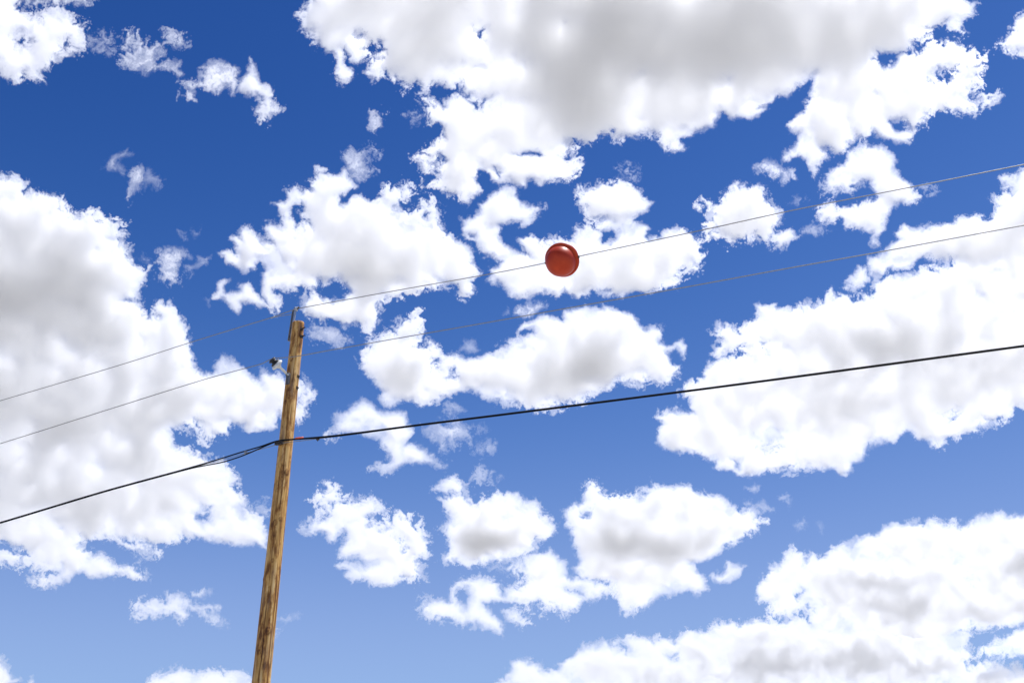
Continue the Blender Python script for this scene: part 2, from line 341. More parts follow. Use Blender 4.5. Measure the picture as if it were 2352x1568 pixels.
 ('tiny oval cloud off the end of the cauliflower-topped cloud', [
   ('J 2025,545 2100,508 2110,470 2195,492 2160,540 2080,560', .9)], []),
] + [(lb, [(q, dn)], []) for lb, q, dn in (
   ('brightest tiny cloud fleck, just under the long heavy cloud', 'K 585,150 640,122 675,140 630,172', .45),
   ("tiny cloud fleck hovering over the cauliflower-topped cloud's shoulder", 'K 565,250 620,238 625,278', .35),
   ('thin slanted cloud fleck just off the tip of the cauliflower-topped cloud', 'K 645,280 700,258 775,302 720,305', .4),
   ('ragged faint cloud fleck midway between cauliflower-topped cloud and knobbly low bank', 'K 910,385 950,352 965,400 920,422', .32),
   ('faintest sliver-shaped upright cloud fleck above the knobbly low bank', 'K 1025,380 1055,365 1055,440 1030,435', .25),
   ('lone pale pinprick of cloud in open blue under the long heavy cloud', 'K 795,210 845,210 850,260', .28))] + [
 ('towering low cloud bank with knobbly bright crest and grey folds', [
   ('K 640,800 680,740 700,690 760,640 830,610 870,565 930,565 970,620 1010,590 1050,610 1110,580 1140,540 1200,500 1240,510 1330,465 1420,450 1450,400 1540,370 1570,390 1620,365 1690,390 1780,365 1830,400 1900,370 1980,380 2060,325 2170,295 2260,320 2400,310 3200,300 3200,980 2350,1020 2200,1050 2060,1060 2000,1030 1960,1150 1700,1170 1500,1160 1300,1130 1100,1110 1010,1060 1000,985 990,930 930,900 880,990 800,985 730,980 740,900 660,870', 1.0)],
   ['K 905,965 930,905 990,925 985,960 925,1000', 'K 1965,728 2012,726 1992,758', 'K 900,830 935,825 925,850']),
 ('low bright cloud bank stretching beneath the knobbly grey-folded one', [
   ('J 1000,1700 1030,1050 1070,1000 1065,945 1110,930 1150,935 1185,965 1300,975 1290,945 1350,910 1420,860 1490,840 1560,850 1620,815 1700,830 1830,830 1850,850 K 110,1130 150,1090 210,1060 270,1085 360,1070 430,1010 510,1020 550,1030 640,1010 740,1010 860,990 960,990 1100,985 1300,1000 1500,1035 1700,1055 1900,1055 1960,1060 2000,1100 1990,1170 2020,1210 2020,1290 2100,1280 2180,1290 2250,1300 2350,1290 3200,1260 3200,2100 100,2300', 1.0)],
   ['K 70,1210 115,1215 120,1250 85,1240', 'J 1560,865 1600,850 1620,880 1580,885']),
 ('small low cloud in the blue gap between the two low cloud banks', [
   ('K 2110,1210 2180,1150 2260,1100 2350,1030 3200,980 3200,1230 2350,1240 2230,1220', .9)], []),
 ('flat-topped low cloud peeking up behind the foot of the pole', [
   ('L 1130,1151 1180,1090 1240,1070 1340,1050 1360,1025 1390,1050 1450,1080 1640,1070 1740,1060 1850,1055 1930,1075 1960,1160 2000,1700 1000,1700', 1.0)], []),
 ('low cloud corner with a small knob rising below the tall cloud bank', [
   ('L -900,960 0,965 40,1010 100,1080 155,1090 140,1140 110,1160 90,1500 -900,1700', .9), ('L 210,1130 240,1110 280,1150 290,1400 200,1400', .8)], []),
 ('small flat ragged cloud with trailing arms, alone beneath the tall cloud bank', [
   ('L 1000,600 1010,540 1100,520 1170,500 1270,510 1290,470 1380,450 1460,490 1500,550 1600,570 1680,580 1600,610 1650,640 1640,670 1580,680 1550,630 1490,600 1430,570 1480,640 1440,680 1390,675 1360,630 1290,590 1240,600 1160,610 1120,590 1060,635', .8),
   ('L 1490,490 1540,430 1640,425 1630,460 1560,495', .6), ('L 1680,680 1730,700 1690,700', .3)], []),
 ('faint thin cloud streak right beside the lower pole shaft'.replace('right ', ''), [
   ('L 2110,655 2200,640 2290,622 2270,662 2180,678', .35)], []),
 ('tiny scrap of cloud half hidden by the lower pole shaft', [('L 2080,740 2140,745 2125,800 2075,800', .4)], []),
]
# places where a cloud is deeper and its belly greyer: centre, radii, extra depth
DEEP = [(1520, 40, 380, 110, 1.0), (1330, 210, 110, 150, .9), (1000, 110, 110, 50, .5), (1750, 140, 200, 60, .5), (1200, 60, 90, 40, .3),
        (60, 680, 190, 90, 1.1), (180, 690, 200, 90, .5), (200, 950, 220, 70, .7), (60, 900, 120, 60, .7), (150, 1120, 220, 70, .7), (330, 1010, 120, 60, .3),
        (850, 600, 100, 45, .9), (2010, 790, 120, 55, .9), (2150, 740, 90, 60, .7), (2010, 910, 160, 45, .7), (1800, 940, 140, 40, .4), (2250, 860, 90, 60, .5),
        (1370, 815, 130, 32, 1.3), (1270, 880, 110, 25, .7), (1460, 1245, 150, 30, 1.5), (1110, 1228, 90, 26, 1.3), (900, 1250, 70, 30, .4),
        (2090, 1378, 110, 28, 1.1), (2310, 1285, 80, 24, 1.1), (2010, 1328, 110, 15, 1.0), (2310, 1396, 80, 28, 1.1), (1800, 1395, 120, 18, .6),
        (1829, 1520, 150, 22, 1.0), (1985, 1490, 70, 16, .9), (2150, 1530, 120, 22, .7), (1290, 620, 80, 30, .25), (1450, 620, 90, 30, .25), (1000, 850, 60, 40, .3)]

STEP = 2.2
GX = np.arange(-320, IW + 320, STEP); GY = np.arange(-320, IH + 320, STEP)
NX, NY = len(GX), len(GY)
XX, YY = np.meshgrid(GX, GY)
# ragged outlines: warp + fractal offset of the outline, shared by neighbouring clouds
wx = 9 * fbm(XX, YY, 130, 3, .55, 11) + 7.0 * fbm(XX, YY, 30, 4, .62, 15); wy = 9 * fbm(XX, YY, 130, 3, .55, 21) + 7.0 * fbm(XX, YY, 30, 4, .62, 25)
XW, YW = XX + wx, YY + wy
N_EDGE = fbm(XW, YW, 52, 5, .70, 31)
N_RAG = fbm(XX, YY, 210, 2, .5, 91)              # where an outline is more torn, where it is firm
N_BIL = fbm(XW, YW, 95, 4, .55, 41, True)
N_MID = fbm(XW, YW, 150, 5, .55, 51)
N_FIL = fbm(XX + 2.2 * wx, YY + 2.2 * wy, 26, 4, .68, 71, True)      # curling filaments along the rims
N_VEIL = fbm(XX + 3.0 * wx, YY + 3.0 * wy, 44, 5, .72, 83)
DEEPMAP = np.zeros_like(XX)
for cx, cy_, rx, ry, a in DEEP:
    q = ((XX + 2.2 * wx - cx) / rx)**2 + ((YY + 2.2 * wy - cy_) / ry)**2
    DEEPMAP += a * np.exp(-q)

def sdf(poly, X, Y):
    d2 = np.full(X.shape, 1e12); inside = np.zeros(X.shape, bool)
    for i in range(len(poly)):
        ax, ay = poly[i - 1]; bx, by = poly[i]
        ex, ey = bx - ax, by - ay; L = ex * ex + ey * ey + 1e-9
        t = np.clip(((X - ax) * ex + (Y - ay) * ey) / L, 0, 1)
        d2 = np.minimum(d2, (X - ax - t * ex)**2 + (Y - ay - t * ey)**2)
        c = ((ay > Y) != (by > Y))
        if ey != 0: inside ^= c & (X < (Y - ay) / ey * ex + ax)
    return np.sqrt(d2) * np.where(inside, 1, -1)

SIGMA = 0.085                    # scattering per metre
LAYER = 1400.0                   # height of the cloud layer above the eye
TAU0 = 2.9
M = 45
best = np.full(XX.shape, -1e9); owner = np.full(XX.shape, -1, int); TAU = np.zeros(XX.shape)
centre = []
for k, (label, polys, holes) in enumerate(CLOUDS):
    P0 = T(polys[0][0]); a = np.clip(P0, [-320, -320], [IW + 320, IH + 320]); centre.append((a.min(0) + a.max(0)) / 2)
    for pi, (txt, dens) in enumerate(polys):
        P = T(txt); lo = P.min(0) - M; hi = P.max(0) + M
        i0, i1 = max(0, int((lo[0] + 320) / STEP)), min(NX, int((hi[0] + 320) / STEP) + 1)
        j0, j1 = max(0, int((lo[1] + 320) / STEP)), min(NY, int((hi[1] + 320) / STEP) + 1)
        if i1 <= i0 or j1 <= j0: continue
        s = (slice(j0, j1), slice(i0, i1))
        d = sdf(P, XW[s], YW[s])
        for h in holes:
            H = T(h)
            if H[:, 0].max() < lo[0] or H[:, 0].min() > hi[0]: continue
            d = np.minimum(d, -sdf(H, XW[s], YW[s]) + 1)
        thin = dens < .5
        amp = 12.0 if dens >= .8 else 12.0
        rag = np.clip(.95 + 1.5 * N_RAG[s], .4, 2.5)
        f = d + amp * rag * N_EDGE[s] + 8.0 * rag * N_FIL[s] * np.exp(-np.maximum(d, 0) / 32) + (1.5 if not thin else 0.5)
        u_ = np.maximum(f, 0) / (13 if not thin else 12)
        rise = u_ * u_ / (u_ + .45); rise = 1 - np.exp(-rise)
        body = .95 + .30 * np.clip(d, 0, 60) / 60 + DEEPMAP[s] * 1.0 * np.clip(d / 40, 0, 1) + .78 * N_BIL[s] * np.clip(d / 20, .2, 1) + .75 * N_MID[s] * np.clip(d / 30, .3, 1)
        tau = TAU0 * dens * dens * rise * np.maximum(body, .55)
        if dens < .75: tau = tau * np.clip(.60 + .95 * N_FIL[s] + .35 * N_EDGE[s], .06, 1.7)      # scraps are combed into filaments
        f2 = d + 2.0 + 20.0 * np.minimum(rag, 1.5) * (.75 * N_VEIL[s] + .5 * N_FIL[s]) * np.exp(-np.maximum(-d - 16, 0) / 12)    # torn veils that trail off the rims
        veil = .9 * dens * np.maximum(f2, 0)**1.5 / 40.0; veil = veil / (1 + veil / 1.0)
        tau = np.maximum(tau, veil); f = np.maximum(f, np.where(f2 > 0, .5 * f2, f2))
        m = f > best[s]
        b = best[s]; b[m] = f[m]; o_ = owner[s]; o_[m & (tau > .004)] = k
        t_ = TAU[s]; upd = m & (tau > .004); t_[upd] = tau[upd]

m_cloud = bpy.data.materials.new('cloud_vapour'); m_cloud.use_nodes = True
t = m_cloud.node_tree; t.nodes.clear()
out = t.nodes.new('ShaderNodeOutputMaterial'); vs = t.nodes.new('ShaderNodeVolumeScatter')
vs.inputs['Color'].default_value = (1, 1, 1, 1); vs.inputs['Density'].default_value = SIGMA; vs.inputs['Anisotropy'].default_value = 0.35
t.links.new(vs.outputs[0], out.inputs['Volume'])
try:
    m_cloud.cycles.homogeneous_volume = True; m_cloud.cycles.volume_sampling = 'DISTANCE'
except Exception:
    pass

RAY = ray(XX, YY)
tri_total = 0
for k, (label, polys, holes) in enumerate(CLOUDS):
    mine = owner == k
    if not mine.any():
        print('no body for', label); continue
    js, is_ = np.where(mine)
    j0, j1, i0, i1 = max(js.min() - 1, 0), min(js.max() + 2, NY), max(is_.min() - 1, 0), min(is_.max() + 2, NX)
    s = (slice(j0, j1), slice(i0, i1))
    tau = np.where(mine[s], TAU[s], 0)
    tau[0, :] = 0; tau[-1, :] = 0; tau[:, 0] = 0; tau[:, -1] = 0
    h, wd = tau.shape
    c = centre[k]; rc = ray(c[0], c[1])
    el = rc[2]
    Pc = CAM + rc * (LAYER / max(el, .12))
    W = 0.62
    n = W * np.array([0, 0, 1.0]) + (1 - W) * rc; n /= np.linalg.norm(n)
    r = RAY[s]
    D = np.dot(Pc - CAM, n) / (r @ n)
    t_m = tau / SIGMA
    mid = D + 0.35 * t_m                                  # bodies swell more upwards and away than below
    front = CAM + r * (mid - 0.5 * t_m)[..., None]
    back = CAM + r * (mid + 0.5 * t_m)[..., None]
    idx = np.arange(h * wd).reshape(h, wd)
    a, b, cc, d_ = idx[:-1, :-1].ravel(), idx[:-1, 1:].ravel(), idx[1:, 1:].ravel(), idx[1:, :-1].ravel()
    tf = tau.ravel() > 0
    flip = ((a // wd + a % wd) % 2).astype(bool)
    t1 = np.where(flip[:, None], np.stack([a, b, cc], 1), np.stack([a, b, d_], 1))
    t2 = np.where(flip[:, None], np.stack([a, cc, d_], 1), np.stack([b, cc, d_], 1))
    tris = np.concatenate([t1, t2]); tris = tris[tf[tris].any(1)]
    backid = np.where(tf, np.arange(h * wd) + h * wd, np.arange(h * wd))
    allt = np.concatenate([tris[:, ::-1], backid[tris]])
    V = np.concatenate([front.reshape(-1, 3), back.reshape(-1, 3)])
    used, inv = np.unique(allt, return_inverse=True); allt = inv.reshape(-1, 3); V = V[used] - Pc
    me = bpy.data.meshes.new('cloud')
    me.vertices.add(len(V)); me.vertices.foreach_set('co', V.astype(np.float32).ravel())
    nf = len(allt)
    me.loops.add(nf * 3); me.loops.foreach_set('vertex_index', allt.astype(np.int32).ravel())
    me.polygons.add(nf); me.polygons.foreach_set('loop_start', np.arange(0, nf * 3, 3, dtype=np.int32))
    me.update(calc_edges=True); me.materials.append(m_cloud)
    o = bpy.data.objects.new('cloud', me); COL.objects.link(o); o.location = Pc.tolist()
    tag(o, label, 'cloud', 'fair-weather clouds in the blue sky')
    tri_total += nf
print('cloud triangles', tri_total)


# ------------------------------------------------------------------ materials of the pole, wires and ball
def wood_material():
    m = material('weathered_pine', (.3, .17, .07), .78); t = m.node_tree; p = t.nodes['Principled BSDF']; L = t.links.new
    tc = t.nodes.new('ShaderNodeTexCoord')
    def noise(scale, stretch, det=6, rough=.6):
        mp = t.nodes.new('ShaderNodeMapping'); mp.inputs['Scale'].default_value = stretch; L(tc.outputs['Object'], mp.inputs[0])
        n = t.nodes.new('ShaderNodeTexNoise'); n.inputs['Scale'].default_value = scale; n.inputs['Detail'].default_value = det; n.inputs['Roughness'].default_value = rough
        L(mp.outputs[0], n.inputs['Vector']); return n.outputs['Fac']
    def ramp(fac, stops):
        r = t.nodes.new('ShaderNodeValToRGB'); e = r.color_ramp.elements
        while len(e) < len(stops): e.new(.5)
        for q, (pos, c) in zip(e, stops): q.position = pos; q.color = (*c, 1)
        L(fac, r.inputs[0]); return r.outputs[0]
    def mix(fac, a, b, mode='MIX'):
        n = t.nodes.new('ShaderNodeMix'); n.data_type = 'RGBA'; n.blend_type = mode
        if isinstance(fac, float): n.inputs[0].default_value = fac
        else: L(fac, n.inputs[0])
        L(a, n.inputs[6]); L(b, n.inputs[7]); return n.outputs[2]
    streak = noise(1.0, (26, 26, 1.1), 7, .62)
    base = ramp(streak, [(.28, (.14, .055, .012)), (.42, (.44, .215, .048)), (.54, (.76, .44, .125)), (.68, (.90, .66, .31))])
    patch = ramp(noise(1.0, (10, 10, 3.2), 7, .70), [(.38, (.26, .17, .10)), (.47, (.70, .58, .46)), (.54, (1.0, 1.0, 1.0))])
    col = mix(1.0, base, patch, 'MULTIPLY')
    grey = ramp(noise(1.0, (9, 9, 1.6), 3), [(.52, (0, 0, 0)), (.72, (.55, .55, .55))])
    gc = t.nodes.new('ShaderNodeRGB'); gc.outputs[0].default_value = (.46, .33, .20, 1)
    col = mix(grey, col, gc.outputs[0])
    at = t.nodes.new('ShaderNodeAttribute'); at.attribute_name = 'mark'
    dk = ramp(at.outputs['Fac'], [(.0, (1, 1, 1)), (.5, (.50, .42, .34)), (1.0, (.13, .09, .06))])
    col = mix(1.0, col, dk, 'MULTIPLY')
    L(col, p.inputs['Base Color'])
    b = t.nodes.new('ShaderNodeBump'); b.inputs['Strength'].default_value = .55; b.inputs['Distance'].default_value = .004
    L(noise(1.0, (60, 60, 2.2), 7, .6), b.inputs['Height']); L(b.outputs[0], p.inputs['Normal'])
    return m
m_wood = wood_material()
m_steel = mottled('galvanised_steel', (.34, .35, .36), (.58, .59, .60), 40, .42, .85, rough2=.6)
m_dull = mottled('dull_dark_steel', (.07, .07, .075), (.16, .16, .165), 40, .6, .5)
m_rust = mottled('dark_bolt_steel', (.035, .032, .030), (.10, .075, .055), 60, .6, .6)
m_porc = mottled('glazed_white_porcelain', (.62, .61, .56), (.80, .79, .74), 14, .16, spec=.6)
m_black = mottled('black_cable_jacket', (.004, .004, .0045), (.009, .009, .009), 25, .7, spec=.12)
m_rubber = mottled('black_rubber', (.008, .008, .009), (.02, .02, .02), 30, .38)
m_alu = mottled('weathered_aluminium_strand', (.20, .195, .18), (.42, .41, .38), 90, .5, .7)
m_orange = mottled('orange_plastic_sleeve', (.75, .10, .03), (.85, .16, .05), 30, .45)
m_ball = mottled('sun_faded_orange_red_plastic', (.43, .036, .008), (.53, .054, .013), 9, .36, detail=9, rough2=.46, spec=.28)

# ------------------------------------------------------------------ utility pole
POLE_D = 15.0
r0 = ray(685, 742); k = POLE_D / math.hypot(r0[0], r0[1])
PX, PY, ZT = r0[0] * k, r0[1] * k, CAM[2] + r0[2] * k
def pole_r(z): return .0965 + (ZT - z) * .0056
def proj(Pt):
    v = np.asarray(Pt) - CAM; dep = v @ FWD
    return IW / 2 + FPX * v[0] / dep, IH / 2 - FPX * (v @ UPV) / dep
LEAN = None
# lean so that the shaft crosses the lower frame edge where the photo shows it
lo, hi = 0.0, ZT
for _ in range(40):
    mid_ = (lo + hi) / 2
    if proj((PX, PY, mid_))[1] > 1568: lo = mid_
    else: hi = mid_
ZB = (lo + hi) / 2; err = (599.5 - proj((PX, PY, ZB))[0]) / FPX * (np.array([PX, PY, ZB]) - CAM) @ FWD
SLOPE = err / (ZT - ZB)
def axis_at(z): return np.array([PX + SLOPE * (ZT - z), PY, z])
BASE = axis_at(0.0)
pole = empty('utility_pole', BASE)
tag(pole, 'tall weathered wooden utility pole with knots, carrying three overhead lines', 'utility pole')
NA, NZ = 72, 420
zs = np.linspace(-.6, ZT, NZ); ang = np.linspace(0, 2 * math.pi, NA, endpoint=False)
AA, ZZ = np.meshgrid(ang, zs)
RR = pole_r(ZZ)
RR = RR * (1 + .018 * fbm(AA * 1.1 + 5, ZZ * .5, 1.0, 2, .5, 5)) + .0022 * fbm(AA * 6, ZZ * 1.5, 1.0, 3, .6, 6)
MARK = np.zeros_like(RR)
def face_angle(px, z):                      # angle on the shaft seen at photo column px, height z
    a = axis_at(z); cxp = proj(a)[0]; rp = pole_r(z) * FPX / ((a - CAM) @ FWD)
    return -math.pi / 2 + math.asin(max(-.97, min(.97, (px - cxp) / rp)))
def z_at(py):
    lo, hi = 0.0, ZT + 1
    for _ in range(40):
        q = (lo + hi) / 2
        if proj(axis_at(q))[1] > py: lo = q
        else: hi = q
    return (lo + hi) / 2
for kx, ky, kr in ((672, 829, 1.0), (668, 898, .9), (666, 916, .8), (658, 929, .9), (661, 1088, 1.2), (635, 1205, 1.1), (648, 1195, .9), (620, 1450, 1.3), (683, 800, .6),
                   (606, 1330, .8), (640, 1130, .7), (650, 985, .7), (630, 1290, .7), (600, 1500, .8)):
    z = z_at(ky); a = face_angle(kx, z); R0 = pole_r(z)
    da = (AA - a + math.pi) % (2 * math.pi) - math.pi
    rr = np.sqrt((da * R0)**2 + ((ZZ - z) * .75)**2) / (.026 * kr)
    RR += .007 * kr * np.exp(-rr**2 * .8)
    MARK = np.maximum(MARK, .75 * np.exp(-((rr - 1.0) / .28)**2)); MARK = np.maximum(MARK, .5 * np.exp(-(rr / .35)**2))
    tail = np.exp(-(da * R0 / .020)**2) * np.exp(-np.abs(ZZ - z + .16) / .14)        # shade under the knot, painted in as a dark smear
    MARK = np.maximum(MARK, .38 * tail)
for kx, y0, y1, wd in ((676, 842, 905, .006), (646, 1200, 1560, .007), (627, 1330, 1600, .006), (690, 745, 790, .006), (652, 1020, 1180, .005), (668, 930, 1000, .004), (605, 1380, 1600, .005), (612, 1230, 1330, .004), (640, 1090, 1200, .005)):
    za, zb = z_at(y1), z_at(y0); zm = (za + zb) / 2; a = face_angle(kx, z_at((y0 + y1) / 2)) if kx else 0
    da = (AA - a - .10 * np.sin(ZZ * 1.7 + kx) - .03 * np.sin(ZZ * 7 + kx) + math.pi) % (2 * math.pi) - math.pi
    q = np.exp(-(da * RR / wd)**2) * np.clip((ZZ - za) / .15, 0, 1) * np.clip((zb - ZZ) / .15, 0, 1)
    RR -= .007 * q; MARK = np.maximum(MARK, .9 * q)
AX = np.array([axis_at(z) for z in zs]) - BASE
Vx = AX[:, None, 0] + RR * np.cos(AA); Vy = AX[:, None, 1] + RR * np.sin(AA); Vz = np.broadcast_to(AX[:, None, 2], RR.shape).copy()
Vz[-1] += -.012 * np.cos(ang - 2.4) - .004
V = np.stack([Vx, Vy, Vz], -1).reshape(-1, 3).tolist(); V.append((float(AX[-1, 0]), float(AX[-1, 1]), float(AX[-1, 2]) + .004))
F = [(i * NA + j, i * NA + (j + 1) % NA, (i + 1) * NA + (j + 1) % NA, (i + 1) * NA + j) for i in range(NZ - 1) for j in range(NA)]
F += [((NZ - 1) * NA + j, (NZ - 1) * NA + (j + 1) % NA, NZ * NA) for j in range(NA)]
shaft = mesh_obj('shaft', V, F, m_wood, pole)
at = shaft.data.attributes.new('mark', 'FLOAT', 'POINT'); at.data.foreach_set('value', np.append(MARK.ravel(), .2).astype(np.float32))

def part(name, VF, mat, parent, smooth=True):
    root = parent
    while root.parent: root = root.parent
    v, f = VF
    return mesh_obj(name, [np.asarray(q) - np.array(root.location) for q in v], f, mat, parent, smooth)

YN = np.array([0, 1.0, 0])
def at_y(px, py, dy): return on_plane(px, py, np.array([0, PY + dy, 0]), YN)
UP = np.array([0, 0, 1.0]); EX = np.array([1.0, 0, 0]); EY = np.array([0, 1.0, 0])
# pole-top bracket: an upright steel channel on the side of the pole
b0 = at_y(667.2, 783, .0); b1 = at_y(677.5, 716, .0)
ch = b1 - b0; ch /= np.linalg.norm(ch)
side = np.array([.80, -.60, 0]); nrm = np.cross(ch, side)          # the open side looks towards the pole front
def channel(p0, p1, wdt, dep, th, s, n):
    ax = p1 - p0; Lh = np.linalg.norm(ax); ax = ax / Lh; c = (p0 + p1) / 2
    return join(box(c, s, n, ax, wdt, th, Lh), box(c + s * (wdt / 2 - th / 2) - n * (dep / 2 + th / 2), s, n, ax, th, dep, Lh),
                box(c - s * (wdt / 2 - th / 2) - n * (dep / 2 + th / 2), s, n, ax, th, dep, Lh))
sN = nrm / np.linalg.norm(nrm)
if sN[1] > 0: pass
bracket = part('top_bracket', channel(b0, b1 + ch * .03, .062, .034, .008, side, sN), m_steel, pole, smooth=False)
hd = b1 + ch * .05 + side * .012
part('bracket_head', join(lathe(hd - ch * .035, ch, [(0, .020), (.004, .034), (.030, .038), (.052, .034), (.062, .018)], 18),
     box(hd + side * .03 + ch * .005, side, sN, ch, .05, .035, .028)), m_steel, bracket)
part('wire_clamp', join(tube([hd + side * .035, hd + side * .075 + ch * .004], .013, 10), tube([hd + side * .055 - ch * .03, hd + side * .055 + ch * .03], .007, 8)), m_rust, bracket)
for q in (.25, .75):
    c = b0 + (b1 - b0) * q * .55
    part('bracket_bolt', tube([c - sN * .03, c + sN * .02], .010, 8), m_rust, bracket)
# through bolts: two with square washers near the top, two ends lower down
for px_, py_, ex, ey in ((693.5, 755.5, 700.6, 751.6), (693.5, 772.5, 699.8, 770.0)):
    p = at_y(px_ - 1.0, py_ + .3, -.075); e = at_y(ex, ey, -.125); d = (e - p) / np.linalg.norm(e - p)
    t_, u_, v_ = frame(d)
    bo = part('through_bolt', join(tube([p - d * .02, e], .0110, 10), lathe(p + d * .004, d, [(0, .022), (.020, .022)], 6)), m_rust, pole, False)
    part('square_washer', box(p + d * .001, u_, v_, d, .055, .055, .005), m_rust, bo, False)
for px_, py_ in ((687.5, 866.5), (684.8, 892.5)):
    z = z_at(py_); a = axis_at(z); p = a + np.array([pole_r(z) * .93, -.035, 0]); d = np.array([.95, -.3, 0])
    bo = part('through_bolt', join(tube([p - d * .02, p + d * .03], .009, 10), lathe(p + d * .003, d, [(0, .017), (.016, .017)], 6)), m_rust, pole, False)
    part('square_washer', box(p, np.cross(d, UP), UP, d, .055, .055, .005), m_rust, bo, False)
# bent side bracket with a tilted post insulator
s0 = at_y(659.6, 882.5, -.098); s1 = at_y(660.4, 864, -.112); s2 = at_y(657.5, 855.5, -.165)
def strap(pts, wv, wdt, th):
    V, F = [], []
    for i, p in enumerate(pts):
        d = pts[min(i + 1, len(pts) - 1)] - pts[max(i - 1, 0)]; n = np.cross(d, wv); n /= np.linalg.norm(n)
        for a, b in ((-1, -1), (1, -1), (1, 1), (-1, 1)): V.append(p + wv * a * wdt / 2 + n * b * th / 2)
    for i in range(len(pts) - 1):
        for k_ in range(4): F.append((4 * i + k_, 4 * i + (k_ + 1) % 4, 4 * i + 4 + (k_ + 1) % 4, 4 * i + 4 + k_))
    F += [(3, 2, 1, 0), tuple(4 * (len(pts) - 1) + k_ for k_ in range(4))]
    return V, F
wv = np.array([.86, -.5, 0])
sb = part('side_bracket', join(strap(spline([s0, s0 * .4 + s1 * .6, s1, s2], 8), wv, .050, .011),
          strap([s0 + wv * .03, s1 + wv * .034 + UP * .03, s1 + wv * .025 + UP * .055], np.array([.5, .86, 0]), .045, .008)), m_dull, pole, False)
A0 = at_y(658.0, 857.0, -.16); A1 = at_y(622.5, 824.5, -.32)
ax = (A1 - A0); AL = np.linalg.norm(ax); ax /= AL
ins = part('post_insulator', lathe(A0, ax, [(0, .016), (.0, .021), (AL * .40, .019), (AL * .43, .030), (AL * .48, .040), (AL * .53, .085), (AL * .56, .100), (AL * .61, .102), (AL * .65, .094), (AL * .70, .074), (AL * .74, .060)], 36), m_porc, pole)
part('insulator_cap', lathe(A0 + ax * AL * .70, ax, [(0, .078), (AL * .04, .080), (AL * .08, .066), (AL * .11, .044), (AL * .16, .042), (AL * .19, .062), (AL * .24, .064), (AL * .28, .050), (AL * .30, .02)], 32), m_rubber, ins)
part('insulator_stud', tube([A0 - ax * .05, A0 + ax * .01], .014, 10), m_steel, ins)
tie_c = A0 + ax * AL * .84
part('tie_wire', tube(spline([tie_c + np.array([math.cos(q) * .06, -math.sin(q) * .05, .012 * math.sin(2 * q)]) for q in np.linspace(.2, 5.6, 12)], 5), .005, 6), m_alu, ins)

# ------------------------------------------------------------------ overhead lines
ALPHA = math.radians(25); LD = np.array([math.cos(ALPHA), -math.sin(ALPHA), 0]); NW = np.array([math.sin(ALPHA), math.cos(ALPHA), 0])
def trace(pts, through, off=0.0):
    a = np.array(pts, float)
    return on_plane(a[:, 0], a[:, 1], np.asarray(through) + NW * off, NW)

H1 = hd + side * .03
w1 = empty('power_line', H1); tag(w1, 'topmost thin bare wire, held by the pole-top bracket and carrying the red ball', 'power line', 'overhead lines on the pole')
hx, hy = proj(H1)
L1 = trace([(-900, 1183), (-450, 1052), (0, 920), (276, 838), (441, 785), (560, 748.5), (624, 729), (hx - 4, hy + 1.5), (hx + 6, hy - .5), (911, 667), (1129, 628.5), (1291, 596.5), (1411, 571.5), (1620, 527), (1831, 481), (2090, 430.5), (2352, 378), (2900, 268), (3600, 122)], H1)
part('conductor', tube(spline(L1, 12), .0068, 8), m_alu, w1)
g = trace([(626, 729.5), (645, 725.5), (660, 723), (673, 721.5)], H1, -.02)
part('grip_strand', tube(spline(g, 6), .0052, 8), m_alu, w1)
g = trace([(622.5, 729.8), (631, 727.2)], H1)
part('splice_sleeve', tube(g, .013, 10), m_steel, w1)

I2 = tie_c + np.array([-.01, -.055, .02])
w2 = empty('power_line', I2); tag(w2, 'second thin bare wire, tied to the tilted white insulator beside the pole', 'power line', 'overhead lines on the pole')
ix, iy = proj(I2)
L2 = trace([(-900, 1292), (-450, 1154), (0, 1018.4), (235, 944.5), (470, 871), (600, 835.5), (ix, iy), (678.5, 818.6), (753, 805), (1128, 739), (1329, 702), (1579, 658.6), (1810, 604.5), (2041, 549.5), (2352, 517), (2900, 420), (3600, 300)], I2)
L2 = trace([(-900, 1292), (-450, 1154), (0, 1018.4), (235, 944.5), (470, 871), (600, 835.5), (ix, iy), (678.5, 818.6), (753, 805), (1128, 739), (1329, 703), (1579, 658.6), (1800, 618), (2041, 575), (2352, 517.5), (2900, 420), (3600, 300)], I2)
part('conductor', tube(spline(L2, 12), .0068, 8), m_alu, w2)

C3 = at_y(641, 1014, -.135)
w3 = empty('cable_bundle', C3); tag(w3, 'thick black communication cables bundled on a strand, clamped lowest on the pole', 'cable bundle', 'overhead lines on the pole')
left = [(-900, 1452), (-450, 1330), (0, 1200), (235, 1129.5), (400, 1084.5)]
right = [(771, 1000.6), (960, 976), (1169, 950), (1600, 895), (1913, 853.5), (2352, 794.4), (2900, 722), (3600, 630)]
def off(pts, dy): return [(x, y + dy) for x, y in pts]
A = trace(off(left, -.8) + [(447, 1070.5), (500, 1055), (551, 1039), (600, 1024.5), (632, 1013.5), (650, 1010.2), (672.4, 1008.2)] + off(right, -.9), C3)
part('cable', tube(spline(A, 10), .0110, 8), m_black, w3)
B = trace(off(left, 1.0) + [(447, 1073.5), (510, 1061), (545, 1050.5), (571, 1040.5), (601, 1027.5), (632, 1014.8), (650, 1011.6), (672.4, 1009.3)] + off(right, 1.0), C3, -.012)
part('cable', tube(spline(B, 10), .0100, 8), m_black, w3)
S_ = trace(off(left, 0) + [(447, 1072), (500, 1058.5), (571, 1038.5), (610, 1028), (637, 1020.5), (651, 1016.8), (672, 1014), (700, 1010.8), (728, 1007.3)] + off(right, 1.6), C3, .010)
part('messenger_strand', tube(spline(S_, 10), .0050, 8), m_alu, w3)
cl = trace([(637, 1017)], C3)[0]
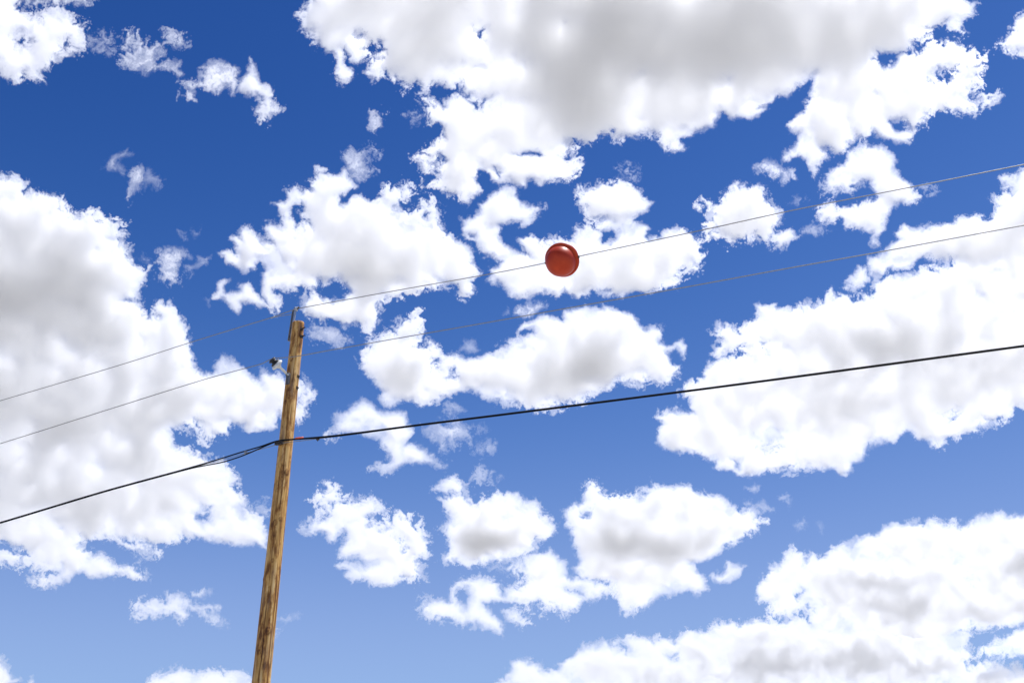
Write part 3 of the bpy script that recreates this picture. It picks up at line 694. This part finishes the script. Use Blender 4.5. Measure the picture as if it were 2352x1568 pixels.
part('suspension_clamp', join(box(cl + LD * .03 - UP * .008, LD, NW, UP, .13, .05, .045), tube([cl - LD * .02 + NW * .06, cl - LD * .02 - NW * .04], .009, 8), tube([cl + LD * .07 + NW * .12, cl + LD * .07 - NW * .04], .009, 8),
     box(cl - LD * .035 + UP * .03, LD, NW, UP, .05, .02, .012)), m_rust, w3, False)
cl = trace([(564.5, 1039)], C3)[0]; part('strand_clamp', join(box(cl, LD, NW, UP, .045, .035, .04), tube([cl - NW * .03, cl + NW * .03], .007, 8)), m_steel, w3, False)
cl = trace([(730, 1007.5)], C3)[0]; part('strand_clamp', join(box(cl, LD, NW, UP, .045, .03, .035), tube([cl - UP * .035, cl + UP * .01], .007, 8)), m_rust, w3, False)
g = trace([(679, 1006.8), (687, 1005.8), (696, 1004.8)], C3, -.004); part('marker_sleeve', tube(g, [.017, .0175, .017], 12), m_orange, w3)['label'] = 'short bright orange sleeve on the cable'

# ------------------------------------------------------------------ red marker ball on the top wire
BC = trace([(1291, 597)], H1)[0]
tan = trace([(1240, 605.2)], H1)[0] - trace([(1340, 586.6)], H1)[0]; tan /= np.linalg.norm(tan)
view = CAM - BC; view /= np.linalg.norm(view)
axb = view - UP * .30; axb = axb - tan * (axb @ tan); axb /= np.linalg.norm(axb)
PXM = ((BC - CAM) @ FWD) / FPX            # metres per photo pixel at the ball
RB = 35.4 * PXM; RF = 40.6 * PXM
ball = empty('marker_ball', BC); tag(ball, 'glossy orange-red aerial marker ball with a flanged rim, clamped on the topmost wire', 'marker ball')
def shell(sgn):
    prof = [(.006, RF * .995), (.013, RF), (.016, RF * .985), (.017, RB * 1.02), (.022, RB * 1.0)]
    n_ = 26; dep = RB * .96; lip = .04
    prof.append((.022 + lip * .5, RB * .998))
    for i in range(n_ + 1):
        a = i / n_ * math.pi / 2
        prof.append((.022 + lip + dep * math.sin(a)**.98, RB * math.cos(a)**.92 if i < n_ else 0.0005))
    prof = [(.001, .02)] + [(.001, RF * .97)] + prof
    return lathe(BC, axb * sgn, prof, 72)
part('half_shell', shell(1), m_ball, ball); part('half_shell', shell(-1), m_ball, ball)
for sg in (-1, 1):
    c = BC + tan * sg * (RF * .985)
    part('wire_grip', join(tube([c - tan * sg * .02, c + tan * sg * .015], .017, 12), box(c, tan, np.cross(tan, axb), axb, .02, .035, .03)), m_rust, ball)
t_, u_, v_ = frame(axb)
for q in range(4):
    a = math.pi / 4 + q * math.pi / 2
    d = math.cos(a) * tan + math.sin(a) * np.cross(axb, tan)
    c = BC + d * (RF + RB) / 2 * 1.0
    part('flange_bolt', lathe(c - axb * .02, axb, [(0, .004), (.0, .008), (.038, .008), (.040, .004)], 6), m_rust, ball, False)
